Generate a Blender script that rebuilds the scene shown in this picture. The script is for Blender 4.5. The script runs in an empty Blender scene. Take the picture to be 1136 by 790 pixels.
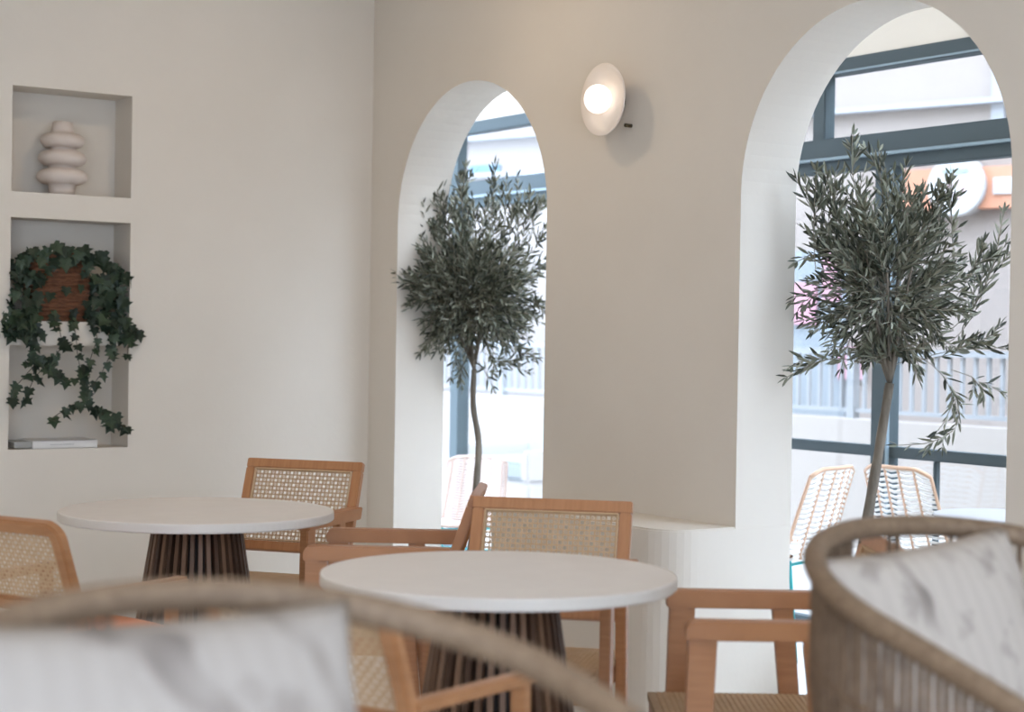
import bpy, bmesh, math, random
from mathutils import Vector, Matrix
SC = bpy.context.scene
COL = SC.collection
PI = math.pi
rnd = random.Random(7)

# ------------------------------------------------------------------ camera
CAM_H, FPX, PITCH, ROLL = 1.28, 1940.0, math.radians(-0.6), math.radians(0.92)
cd = bpy.data.cameras.new('camera'); cam = bpy.data.objects.new('camera', cd); COL.objects.link(cam)
fw = Vector((0, math.cos(PITCH), math.sin(PITCH))); up0 = Vector((0, -math.sin(PITCH), math.cos(PITCH))); rt0 = Vector((1, 0, 0))
rt = rt0*math.cos(ROLL) + up0*math.sin(ROLL); up = -rt0*math.sin(ROLL) + up0*math.cos(ROLL)
M = Matrix((rt, up, -fw)).transposed().to_4x4(); M.translation = (0, 0, CAM_H); cam.matrix_world = M
cd.sensor_width = 36; cd.lens = 36*FPX/1136; cd.clip_start = .05
cd.dof.use_dof = True; cd.dof.focus_distance = 5.8; cd.dof.aperture_fstop = cd.lens/1000/.022
SC.camera = cam
vs = SC.view_settings
vs.view_transform = 'Standard'; vs.look = 'None'; vs.gamma = 1; vs.use_curve_mapping = False; vs.exposure = 0.48

# ------------------------------------------------------------------ frames of the two walls
AW = math.radians(34.3)
N = Vector((math.cos(AW), math.sin(AW), 0))        # out of the room through the arched wall
U = Vector((math.sin(AW), -math.cos(AW), 0))       # along the arched wall, towards the camera
C = 4.0; LC = 7.032
Z = Vector((0, 0, 1))
def WP(s, off, z): return U*s + N*(C+off) + Z*z    # point on / behind the arched wall
def LP(a, off, z): return -U*(LC+off) + N*a + Z*z  # point on / behind the niche wall

# ------------------------------------------------------------------ materials
def mat(name, col, rough=.6, col2=None, scale=8., detail=4., bump=0., bscale=60., metal=0., stretch=None, spec=.4, emit=None, estr=0, trans=0):
    m = bpy.data.materials.new(name); m.use_nodes = True
    nt = m.node_tree; b = nt.nodes['Principled BSDF']
    b.inputs['Base Color'].default_value = (*col, 1); b.inputs['Roughness'].default_value = rough
    b.inputs['Metallic'].default_value = metal; b.inputs['Specular IOR Level'].default_value = spec
    tc = nt.nodes.new('ShaderNodeTexCoord'); mp = nt.nodes.new('ShaderNodeMapping')
    nt.links.new(tc.outputs['Object'], mp.inputs['Vector'])
    if stretch: mp.inputs['Scale'].default_value = stretch
    if col2:
        n = nt.nodes.new('ShaderNodeTexNoise'); n.inputs['Scale'].default_value = scale; n.inputs['Detail'].default_value = detail
        nt.links.new(mp.outputs['Vector'], n.inputs['Vector'])
        r = nt.nodes.new('ShaderNodeValToRGB'); r.color_ramp.elements[0].position = .3; r.color_ramp.elements[1].position = .7
        r.color_ramp.elements[0].color = (*col, 1); r.color_ramp.elements[1].color = (*col2, 1)
        nt.links.new(n.outputs['Fac'], r.inputs['Fac']); nt.links.new(r.outputs['Color'], b.inputs['Base Color'])
    if bump:
        n2 = nt.nodes.new('ShaderNodeTexNoise'); n2.inputs['Scale'].default_value = bscale; n2.inputs['Detail'].default_value = 5
        nt.links.new(mp.outputs['Vector'], n2.inputs['Vector'])
        bp = nt.nodes.new('ShaderNodeBump'); bp.inputs['Strength'].default_value = bump; bp.inputs['Distance'].default_value = .01
        nt.links.new(n2.outputs['Fac'], bp.inputs['Height']); nt.links.new(bp.outputs['Normal'], b.inputs['Normal'])
    if emit:
        b.inputs['Emission Color'].default_value = (*emit, 1); b.inputs['Emission Strength'].default_value = estr
    return m
def island_mat(name, cols, rough=.5, spec=.3, sss=0):
    m = bpy.data.materials.new(name); m.use_nodes = True; nt = m.node_tree; b = nt.nodes['Principled BSDF']
    g = nt.nodes.new('ShaderNodeNewGeometry'); r = nt.nodes.new('ShaderNodeValToRGB'); r.color_ramp.interpolation = 'LINEAR'
    e = r.color_ramp.elements
    e[0].color = (*cols[0], 1); e[1].color = (*cols[-1], 1)
    for i, c in enumerate(cols[1:-1]):
        k = e.new((i+1)/(len(cols)-1)); k.color = (*c, 1)
    nt.links.new(g.outputs['Random Per Island'], r.inputs['Fac']); nt.links.new(r.outputs['Color'], b.inputs['Base Color'])
    b.inputs['Roughness'].default_value = rough; b.inputs['Specular IOR Level'].default_value = spec
    return m
def wood(name, a, b, stretch): return mat(name, a, .38, b, 3., 6., .04, 40., stretch=stretch, spec=.5)

PLASTER = mat('plaster', (.685, .62, .535), .9, (.72, .655, .57), 1.6, 6., .10, 22., spec=.15)
FLOORM = mat('pale_floor', (.62, .58, .53), .55, (.68, .64, .59), 3., 5.)
VFLOOR = mat('pale_stone', (.78, .77, .76), .6, (.82, .81, .80), 3., 5.)
CEILM = mat('white_ceiling', (.80, .77, .72), .9)
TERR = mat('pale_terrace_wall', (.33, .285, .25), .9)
WHITEP = mat('white_render', (.80, .81, .82), .85)
FRAMEM = mat('blue_grey_metal', (.068, .085, .09), .65, spec=.2)
FRAME2 = mat('blue_grey_edge', (.22, .28, .31), .4)
OAK = wood('warm_wood', (.40, .172, .068), (.48, .222, .095), (3, 3, 30))
OAK_H = wood('warm_wood_h', (.40, .172, .068), (.48, .222, .095), (30, 3, 3))
BENT = wood('amber_bent_wood', (.32, .14, .055), (.42, .20, .088), (4, 4, 18))
CANE = mat('cane', (.52, .345, .195), .6, (.59, .41, .25), 30.)
CANE_B = mat('seat_weave', (.42, .28, .17), .75, (.5, .35, .22), 40.)
DARKW = island_mat('walnut_slats', [(.055, .028, .017), (.10, .052, .03), (.17, .092, .052), (.23, .135, .085)], .5)
DARKC = mat('dark_core', (.02, .012, .008), .8)
TOPM = mat('stone_top', (.72, .67, .63), .5, (.75, .70, .66), 14., 6., spec=.3)
TOPE = mat('stone_edge', (.66, .61, .55), .6, (.69, .64, .58), 10.)
RATT = mat('wrapped_rattan', (.155, .098, .058), .6, (.225, .15, .092), 60., 3., .3, 120., stretch=(1, 1, 1))
RATT_D = mat('rattan_weave', (.12, .073, .042), .65, (.20, .13, .08), 40., 3.)
LEAF = island_mat('olive_leaf', [(.034, .038, .026), (.07, .075, .050), (.125, .128, .085), (.19, .19, .135), (.31, .305, .235)], .45)
BARK = mat('olive_bark', (.10, .082, .062), .9, (.21, .175, .135), 30., 6., .5, 60., stretch=(1, 1, .25))
TWIG = mat('olive_twig', (.22, .19, .14), .8)
IVY = island_mat('ivy_leaf', [(.012, .022, .014), (.02, .034, .02), (.03, .05, .03), (.05, .075, .04)], .4)
IVYS = mat('ivy_stem', (.06, .05, .03), .8)
BASK = mat('rust_wicker', (.10, .038, .016), .8, (.22, .09, .045), 45., 3., .6, 60., stretch=(1, 1, 3))
CERAM = mat('matte_ceramic', (.62, .53, .46), .75, (.66, .57, .50), 5.)
PAPER = mat('paper_white', (.72, .70, .67), .8); PAGES = mat('page_block', (.36, .36, .34), .9); PRINT = mat('grey_print', (.45, .44, .43), .8)
CREAM = mat('cream_enamel', (.86, .76, .67), .5, spec=.4); BRASS = mat('dark_brass', (.10, .075, .045), .4, metal=.8)
GLOBE = mat('lit_opal_glass', (.85, .80, .75), .4, emit=(1., .93, .87), estr=.75)
POTM = mat('beige_pot', (.55, .49, .41), .8, (.60, .54, .46), 12.); SOIL = mat('soil', (.05, .035, .025), 1.)
ORANGE = mat('terracotta_cloth', (.72, .20, .05), .85, (.78, .25, .08), 20.)
TEAL = mat('teal_metal', (.02, .30, .30), .4)
WWEAVE = mat('white_weave', (.80, .77, .73), .7); PEACH = mat('peach_rib', (.62, .40, .27), .6); PINKR = mat('blush_rib', (.52, .38, .31), .7); PINKW = mat('blush_weave', (.60, .49, .43), .7)
GROUND = mat('pale_paving', (.29, .26, .235), .9, (.32, .285, .26), .8)
FACADE = mat('pale_facade', (.235, .192, .165), .9, (.26, .215, .187), .7, 5.)
LEDGE = mat('facade_ledge', (.27, .27, .28), .9)
SHOPG = mat('shop_glazing', (.21, .225, .235), .2); DARKB = mat('dark_blue_glazing', (.05, .13, .18), .3)
SIGNO = mat('orange_fascia', (.40, .175, .10), .6); SIGNW = mat('white_sign', (.36, .345, .335), .5); SIGNP = mat('pink_print', (.40, .28, .28), .6); SIGNG = mat('grey_green_print', (.24, .29, .29), .6)
PINKP = mat('pink_poster', (.40, .21, .24), .7)
RAILM = mat('pale_rail', (.25, .25, .25), .5)
CUSHG = mat('grey_blue_cushion', (.20, .21, .21), .9)

def glass_mat():
    m = bpy.data.materials.new('clear_glazing'); m.use_nodes = True; nt = m.node_tree; nt.nodes.clear()
    o = nt.nodes.new('ShaderNodeOutputMaterial'); mx = nt.nodes.new('ShaderNodeMixShader'); t = nt.nodes.new('ShaderNodeBsdfTransparent'); g = nt.nodes.new('ShaderNodeBsdfGlossy')
    t.inputs['Color'].default_value = (.975, .985, .985, 1); g.inputs['Roughness'].default_value = .02; mx.inputs['Fac'].default_value = .05
    nt.links.new(t.outputs[0], mx.inputs[1]); nt.links.new(g.outputs[0], mx.inputs[2]); nt.links.new(mx.outputs[0], o.inputs[0]); return m
GLASS = glass_mat()

def cushion_mat(name, seed, base):
    m = bpy.data.materials.new(name); m.use_nodes = True; nt = m.node_tree; b = nt.nodes['Principled BSDF']
    b.inputs['Roughness'].default_value = .95; b.inputs['Specular IOR Level'].default_value = .1
    tc = nt.nodes.new('ShaderNodeTexCoord'); mp = nt.nodes.new('ShaderNodeMapping'); nt.links.new(tc.outputs['Object'], mp.inputs['Vector'])
    mp.inputs['Location'].default_value = (seed, seed*.7, 0); mp.inputs['Rotation'].default_value = (0, 0, .6)
    def band(scale, dist, lo, hi, wdir):
        w = nt.nodes.new('ShaderNodeTexWave'); w.wave_type = 'BANDS'; w.bands_direction = wdir
        w.inputs['Scale'].default_value = scale; w.inputs['Distortion'].default_value = dist; w.inputs['Detail'].default_value = 3; w.inputs['Detail Scale'].default_value = 1.3
        nt.links.new(mp.outputs['Vector'], w.inputs['Vector'])
        r = nt.nodes.new('ShaderNodeMapRange'); r.inputs['From Min'].default_value = lo; r.inputs['From Max'].default_value = hi
        nt.links.new(w.outputs['Fac'], r.inputs['Value']); return r.outputs['Result']
    a = band(2.1, 11, .74, .95, 'X')
    n = nt.nodes.new('ShaderNodeTexNoise'); n.inputs['Scale'].default_value = 5.5; n.inputs['Detail'].default_value = 2; nt.links.new(mp.outputs['Vector'], n.inputs['Vector'])
    r2 = nt.nodes.new('ShaderNodeMapRange'); r2.inputs['From Min'].default_value = .40; r2.inputs['From Max'].default_value = .56; nt.links.new(n.outputs['Fac'], r2.inputs['Value'])
    mul = nt.nodes.new('ShaderNodeMath'); mul.operation = 'MULTIPLY'; nt.links.new(a, mul.inputs[0]); nt.links.new(r2.outputs['Result'], mul.inputs[1])
    n3 = nt.nodes.new('ShaderNodeTexNoise'); n3.inputs['Scale'].default_value = 13; n3.inputs['Detail'].default_value = 3; nt.links.new(mp.outputs['Vector'], n3.inputs['Vector'])
    r3 = nt.nodes.new('ShaderNodeMapRange'); r3.inputs['From Min'].default_value = .55; r3.inputs['From Max'].default_value = .68; r3.inputs['To Max'].default_value = .5; nt.links.new(n3.outputs['Fac'], r3.inputs['Value'])
    mxx = nt.nodes.new('ShaderNodeMath'); mxx.operation = 'MAXIMUM'; nt.links.new(mul.outputs[0], mxx.inputs[0]); nt.links.new(r3.outputs['Result'], mxx.inputs[1])
    wv = nt.nodes.new('ShaderNodeTexWave'); wv.wave_type = 'BANDS'; wv.bands_direction = 'X'; wv.inputs['Scale'].default_value = 9; wv.inputs['Distortion'].default_value = 2.5; nt.links.new(tc.outputs['Object'], wv.inputs['Vector'])
    rw = nt.nodes.new('ShaderNodeMapRange'); rw.inputs['To Max'].default_value = .09; nt.links.new(wv.outputs['Fac'], rw.inputs['Value'])
    mx2 = nt.nodes.new('ShaderNodeMath'); mx2.operation = 'MAXIMUM'; nt.links.new(mxx.outputs[0], mx2.inputs[0]); nt.links.new(rw.outputs['Result'], mx2.inputs[1]); mxx = mx2
    mc = nt.nodes.new('ShaderNodeMix'); mc.data_type = 'RGBA'
    mc.inputs[6].default_value = (*base, 1); mc.inputs[7].default_value = (.17, .14, .12, 1)
    nt.links.new(mxx.outputs[0], mc.inputs[0]); nt.links.new(mc.outputs[2], b.inputs['Base Color'])
    return m

# ------------------------------------------------------------------ mesh helpers
class MB:
    def __init__(s): s.v = []; s.f = []
    def add(s, vs, fs):
        k = len(s.v); s.v += [tuple(x) for x in vs]; s.f += [tuple(i+k for i in f) for f in fs]; return s
    def box(s, c, size, rot=None):
        c = Vector(c); hx, hy, hz = size[0]/2, size[1]/2, size[2]/2
        vs = [Vector((x, y, z)) for x in (-hx, hx) for y in (-hy, hy) for z in (-hz, hz)]
        if rot is not None: vs = [rot @ v for v in vs]
        return s.add([c+v for v in vs], [(0, 1, 3, 2), (4, 6, 7, 5), (0, 4, 5, 1), (2, 3, 7, 6), (0, 2, 6, 4), (1, 5, 7, 3)])
    def bar(s, a, b, w, h, upv=Z, w2=None, h2=None):            # rectangular bar from a to b, w across, h along upv
        a, b = Vector(a), Vector(b); d = (b-a).normalized(); x = d.cross(Vector(upv)).normalized(); y = x.cross(d).normalized()
        w2 = w2 or w; h2 = h2 or h
        vs = [a+x*(i*w/2)+y*(j*h/2) for i, j in ((-1, -1), (1, -1), (1, 1), (-1, 1))] + [b+x*(i*w2/2)+y*(j*h2/2) for i, j in ((-1, -1), (1, -1), (1, 1), (-1, 1))]
        return s.add(vs, [(3, 2, 1, 0), (4, 5, 6, 7), (0, 1, 5, 4), (1, 2, 6, 5), (2, 3, 7, 6), (3, 0, 4, 7)])
    def tube(s, pts, r, n=8, closed=False):
        pts = [Vector(p) for p in pts]; L = len(pts); rs = r if isinstance(r, (list, tuple)) else [r]*L
        prev = None; vs = []
        for i, p in enumerate(pts):
            if closed: t = pts[(i+1) % L]-pts[i-1]
            else: t = pts[min(i+1, L-1)]-pts[max(i-1, 0)]
            t.normalize()
            if prev is None:
                q = Z if abs(t.z) < .9 else Vector((1, 0, 0)); x = t.cross(q).normalized()
            else:
                x = (prev - t*prev.dot(t)); x = x.normalized() if x.length > 1e-6 else t.orthogonal().normalized()
            prev = x; y = t.cross(x)
            for k in range(n): vs.append(p + (x*math.cos(2*PI*k/n)+y*math.sin(2*PI*k/n))*rs[i])
        fs = []
        for i in range(L if closed else L-1):
            j = (i+1) % L
            for k in range(n): fs.append((i*n+k, i*n+(k+1) % n, j*n+(k+1) % n, j*n+k))
        if not closed: fs += [tuple(range(n-1, -1, -1)), tuple((L-1)*n+k for k in range(n))]
        return s.add(vs, fs)
    def lathe(s, prof, n=48, c=(0, 0, 0), axis=None):            # prof (r,z); axis: (X,Y,Zdir)
        c = Vector(c); X, Y, A = axis or (Vector((1, 0, 0)), Vector((0, 1, 0)), Z)
        vs = []; fs = []; idx = []
        for r, z in prof:
            if r < 1e-5: idx.append([len(vs)]*n); vs.append(c+A*z)
            else:
                idx.append([len(vs)+k for k in range(n)]); vs += [c+X*(r*math.cos(2*PI*k/n))+Y*(r*math.sin(2*PI*k/n))+A*z for k in range(n)]
        for i in range(len(prof)-1):
            for k in range(n):
                q = [idx[i][k], idx[i][(k+1) % n], idx[i+1][(k+1) % n], idx[i+1][k]]
                q = list(dict.fromkeys(q))
                if len(q) > 2: fs.append(tuple(q))
        return s.add(vs, fs)
    def prism(s, poly, ext):                                     # polygon of 3D points extruded along ext
        poly = [Vector(p) for p in poly]; n = len(poly); ext = Vector(ext)
        return s.add(poly+[p+ext for p in poly], [tuple(range(n-1, -1, -1)), tuple(range(n, 2*n))]+[(i, (i+1) % n, n+(i+1) % n, n+i) for i in range(n)])
    def build(s, name, m, parent=None, smooth=False, bevel=0, tri=False, mats=None, fix=True):
        me = bpy.data.meshes.new(name); me.from_pydata(s.v, [], s.f)
        for mm in (mats or [m]): me.materials.append(mm)
        if fix:
            bm = bmesh.new(); bm.from_mesh(me)
            if tri: bmesh.ops.triangulate(bm, faces=[f for f in bm.faces if len(f.verts) > 4])
            bmesh.ops.recalc_face_normals(bm, faces=bm.faces)
            if bevel: bmesh.ops.bevel(bm, geom=[e for e in bm.edges if e.is_manifold and e.calc_face_angle(0) > .6], offset=bevel, segments=2, affect='EDGES', clamp_overlap=True)
            bm.to_mesh(me); bm.free()
        if smooth:
            for p in me.polygons: p.use_smooth = True
        o = bpy.data.objects.new(name, me); COL.objects.link(o)
        if parent: o.parent = parent
        return o
def struct(o): o['kind'] = 'structure'; return o
def tag(o, label, cat, group=None):
    o['label'] = label; o['category'] = cat
    if group: o['group'] = group
    return o
def thing(name, label, cat, loc, fwd=None, group=None):           # local +y looks along fwd
    o = bpy.data.objects.new(name, None); COL.objects.link(o); o.empty_display_size = .1; o.location = loc
    if fwd: o.rotation_euler = (0, 0, math.atan2(-fwd[0], fwd[1]))
    return tag(o, label, cat, group)
def copy_thing(o, loc, fwd, label):
    c = o.copy(); COL.objects.link(c); c.location = loc; c.rotation_euler = (0, 0, math.atan2(-fwd[0], fwd[1])); c['label'] = label
    for ch in o.children:
        d = ch.copy(); COL.objects.link(d); d.parent = c
        for g in ch.children:
            e = g.copy(); COL.objects.link(e); e.parent = d
    return c

# ------------------------------------------------------------------ room shell
H = 3.15; T = .255; AR = .5775; SPR = 1.782
ARCH = [(-6.79, -5.635), (-4.494, -3.339)]
S0, S1 = -7.032-.3, 1.6
prof = [(S0, 0)]
for a, b in ARCH:
    prof.append((a, 0)); m = (a+b)/2
    for k in range(41):
        t = PI - PI*k/40; prof.append((m+AR*math.cos(t), SPR+AR*math.sin(t)))
    prof.append((b, 0))
prof += [(S1, 0), (S1, 6.4), (S0, 6.4)]
mb = MB().prism([WP(s, 0, z) for s, z in prof], N*T)
struct(mb.build('wall_back', PLASTER, tri=True))
# niche wall
A0, A1 = -4.2, 4.0+T
NA = (2.32, 2.833); NZ = [(.79, 1.218), (1.317, 1.739), (1.844, 2.275)]; ND = .19
mb = MB()
za = [0]+[z for p in NZ for z in p]+[H]; aa = [A0, NA[0], NA[1], A1]
for i in range(3):
    for j in range(len(za)-1):
        if i == 1 and j % 2 == 1:
            a, b, z0, z1 = NA[0], NA[1], za[j], za[j+1]
            q = [LP(a, 0, z0), LP(b, 0, z0), LP(b, 0, z1), LP(a, 0, z1)]; r = [p - U*ND for p in q]
            mb.add(q+r, [(4, 5, 6, 7), (0, 1, 5, 4), (1, 2, 6, 5), (2, 3, 7, 6), (3, 0, 4, 7)])
        else: mb.add([LP(aa[i], 0, za[j]), LP(aa[i+1], 0, za[j]), LP(aa[i+1], 0, za[j+1]), LP(aa[i], 0, za[j+1])], [(0, 1, 2, 3)])
q = [LP(A0, .3, 0), LP(A1, .3, 0), LP(A1, .3, H), LP(A0, .3, H)]; mb.add(q, [(0, 1, 2, 3)])
struct(mb.build('wall_left', PLASTER, fix=False))
# floor and ceiling of the room, far walls behind the camera
def slab(name, m, s0, s1, a0, a1, z0, z1):
    p = [U*s0+N*a0, U*s1+N*a0, U*s1+N*a1, U*s0+N*a1]
    return struct(MB().prism([v+Z*z0 for v in p], Z*(z1-z0)).build(name, m))
slab('floor', FLOORM, -7.332, S1, A0, C+T, -.1, 0)
slab('ceiling', CEILM, -7.332, S1, A0, C+T, H, H+.1)
slab('wall_rear', PLASTER, -7.332, S1, A0-.1, A0, 0, H)
# right-hand street wall of the room, with a wide shop window opening
RW = (-3.9, 2.6, .2, 2.75)
wr = MB()
for a0, a1, z0, z1 in ((A0, RW[0], 0, H), (RW[1], C+T, 0, H), (RW[0], RW[1], 0, RW[2]), (RW[0], RW[1], RW[3], H)):
    wr.prism([U*S1+N*a0+Z*z0, U*S1+N*a1+Z*z0, U*S1+N*a1+Z*z1, U*S1+N*a0+Z*z1], U*.2)
struct(wr.build('wall_right', PLASTER))
# ledge (bench-high shelf) under the pier between the arches, its right end rounded
pr = .30; zl = .645; r = .13
pl = [(ARCH[0][1], 0), (ARCH[0][1], -pr+r)]
for k in range(1, 9): t = PI + PI/2*k/8; pl.append((ARCH[0][1]+r+r*math.cos(t), -pr+r+r*math.sin(t)))
for k in range(0, 9): t = PI/2*k/8; pl.append((ARCH[1][0]+.003-r+r*math.sin(t), -pr+r-r*math.cos(t)))
pl[-1] = (ARCH[1][0]+.003, -pr+r); pl += [(ARCH[1][0]+.003, T), (ARCH[0][1], T)]
lo = MB().prism([WP(s, o, 0) for s, o in pl], Z*zl).build('trim_1', PLASTER, bevel=.006); struct(lo)

# ------------------------------------------------------------------ glazed veranda behind the arches
G = 1.5
VS0, VS1 = -11.5, -1.6
slab('floor_veranda', VFLOOR, VS0, VS1, C+T, C+G+.06, -.1, 0)
slab('wall_veranda_left', WHITEP, VS0-.1, VS0, C+T, C+G+.06, 0, 2.7)
slab('wall_veranda_right', WHITEP, VS1, VS1+.1, C+T, C+G+.06, 0, 2.7)
slab('trim_2', PLASTER, VS0, VS1, C+G-.03, C+G+.05, 2.518, 3.1)      # header over the glazing
slab('shade_strip_veranda', CEILM, VS0, VS1, C+G-.55, C+G+.06, 2.95, 3.05)  # unseen strip, added to keep skylight off the header
def wbar(mb, s0, s1, z0, z1, o0, o1):
    return mb.add([WP(s, o, z) for s in (s0, s1) for o in (o0, o1) for z in (z0, z1)], [(0, 1, 3, 2), (4, 6, 7, 5), (0, 4, 5, 1), (2, 3, 7, 6), (0, 2, 6, 4), (1, 5, 7, 3)])
f = MB()
wbar(f, VS0, VS1, 2.452, 2.518, G-.04, G+.04)
wbar(f, VS0, VS1, 2.088, 2.173, G-.05, G+.04); wbar(f, VS0, VS1, 2.025, 2.082, G-.03, G+.04)
for s in (-8.62, -5.62, -3.4): wbar(f, s-.055, s+.02, 2.17, 2.455, G-.035, G+.03)
for s in (-8.6, -6.72, -5.243, -2.6): wbar(f, s-.045, s+.045, 0, 2.03, G-.04, G+.04)
wbar(f, -6.7, VS1, .80, .846, G-.03, G+.03)
wbar(f, VS0, VS1, 0, .06, G-.03, G+.03)
for s in (-4.95, -3.6): wbar(f, s-.009, s+.009, .06, .80, G-.015, G+.015)
win = struct(f.build('window_1', FRAMEM, bevel=.004))
e = MB(); wbar(e, VS0, VS1, 2.078, 2.09, G-.058, G-.02); wbar(e, -5.56, VS1, 2.455, 2.462, G-.046, G-.03); wbar(e, -5.197, -5.188, .06, 2.02, G-.045, G-.03)
e.build('glazing_bead', FRAME2, win)
g = MB()
wbar(g, VS0, VS1, .05, 2.46, G-.003, G+.003)
g.build('window_pane', GLASS, win)

# ------------------------------------------------------------------ outdoors
gp = [Vector((-40, -2, -.02)), Vector((40, -2, -.02)), Vector((40, 60, -.02)), Vector((-40, 60, -.02))]
ground = MB()
p = [U*-60+N*(C+G+.06), U*40+N*(C+G+.06), U*40+N*60, U*-60+N*60]
struct(ground.prism([v+Z*-.12 for v in p], Z*.11).build('ground', GROUND))
# low terrace wall with railing
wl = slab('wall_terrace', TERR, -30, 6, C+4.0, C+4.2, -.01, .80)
rl = thing('terrace_railing', 'pale barred railing on the low white terrace wall outside the windows', 'railing', WP(-8, 4.1, .80))
inv = rl.location.copy()
def rel(mb, o): mb.v = [tuple(Vector(v)-o) for v in mb.v]; return mb
m1 = MB(); wbar(m1, -22, 2, 1.205, 1.245, 4.07, 4.13); wbar(m1, -22, 2, .84, .865, 4.085, 4.115); rel(m1, inv).build('rail', RAILM, rl)
rest = MB()
for k in range(240):
    s = -22 + k*.1; seen = -12.6 < s < -11.0 or -9.0 < s < -6.4      # the bars that show through the two arches, each its own part
    q_ = MB() if seen else rest
    wbar(q_, s-.011, s+.011, .86, 1.21, 4.089, 4.111)
    if seen: rel(q_, inv).build('baluster', RAILM, rl)
rel(rest, inv).build('baluster_run', RAILM, rl)['kind'] = 'stuff'
for k in range(13):
    s = -22+k*2.; q_ = MB(); wbar(q_, s-.03, s+.03, .80, 1.21, 4.07, 4.13); rel(q_, inv).build('post', RAILM, rl)
# shop building across the street
AF = math.radians(52); NF = Vector((math.cos(AF), math.sin(AF), 0)); UF = Vector((math.sin(AF), -math.cos(AF), 0)); CF = .616*3.3+.788*13
def FP(s, o, z): return UF*s+NF*(CF+o)+Z*z
def fbox(mb, s0, s1, z0, z1, o0, o1):
    return mb.add([FP(s, o, z) for s in (s0, s1) for o in (o0, o1) for z in (z0, z1)], [(0, 1, 3, 2), (4, 6, 7, 5), (0, 4, 5, 1), (2, 3, 7, 6), (0, 2, 6, 4), (1, 5, 7, 3)])
bl = thing('shop_building', 'pale shop building across the street with an orange sign band', 'building', FP(-6, 0, -.01)); bo = bl.location.copy()
def bp(name, m, *boxes):
    q = MB()
    for b in boxes: fbox(q, *b)
    return rel(q, bo).build(name, m, bl)
bp('facade', FACADE, (-30, 14, -.01, 9, 0, .5))
for zz, dd in ((3.05, .10), (2.72, .05), (3.62, .06)): bp('cornice', LEDGE, (-30, 14, zz, zz+.04, -dd, .02))
bp('pilaster', LEDGE, (-5.15, -5.05, 2.75, 3.6, -.04, .02)); bp('pilaster', LEDGE, (-12.5, -12.4, 2.75, 3.6, -.04, .02))
# s along the facade for a few things
bp('shop_window', SHOPG, (-4.75, -3.6, .5, 2.1, -.02, .03)); bp('shop_window', SHOPG, (-7.2, -6.3, .5, 2.0, -.02, .03))
bp('shop_window', DARKB, (-10.1, -9.75, 2.74, 2.83, -.03, .03))
bp('poster', PINKP, (-6.75, -6.55, 1.42, 1.75, -.05, -.02)); bp('poster', PINKP, (-6.35, -6.12, 1.0, 1.25, -.05, -.02)); bp('poster', PINKP, (-6.5, -6.35, 1.6, 2.0, -.05, -.02))
sg = bp('sign_band', SIGNO, (-6.02, -3.6, 2.28, 2.585, -.10, .02))

# ------------------------------------------------------------------ cane chair with straight frame
def cane_grid(mb, w, h, pitch, sw, th, org, ex, ey, nrm, diag=True):
    org, ex, ey, nrm = Vector(org), Vector(ex), Vector(ey), Vector(nrm)
    nx = max(2, round(w/pitch)); ny = max(2, round(h/pitch))
    for i in range(nx):
        x = (i+.5)*w/nx; mb.bar(org+ex*x, org+ex*x+ey*h, sw, th, nrm)
    for j in range(ny):
        y = (j+.5)*h/ny; mb.bar(org+ey*y+nrm*th*.8, org+ey*y+ex*w+nrm*th*.8, sw, th, nrm)
    if diag:
        for sgn in (1, -1):
            k = -h
            while k < w:
                # line x = k + t (sgn 1) clipped to the rectangle
                x0, y0, x1, y1 = k, 0, k+h, h
                if x0 < 0: y0 -= x0; x0 = 0
                if x1 > w: y1 -= x1-w; x1 = w
                if x1-x0 > pitch*.5:
                    if sgn < 0: x0, x1 = w-x0, w-x1
                    mb.bar(org+ex*x0+ey*y0-nrm*th*.8*sgn, org+ex*x1+ey*y1-nrm*th*.8*sgn, sw*.32, th, nrm)
                k += w/nx*2
    return mb
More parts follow.
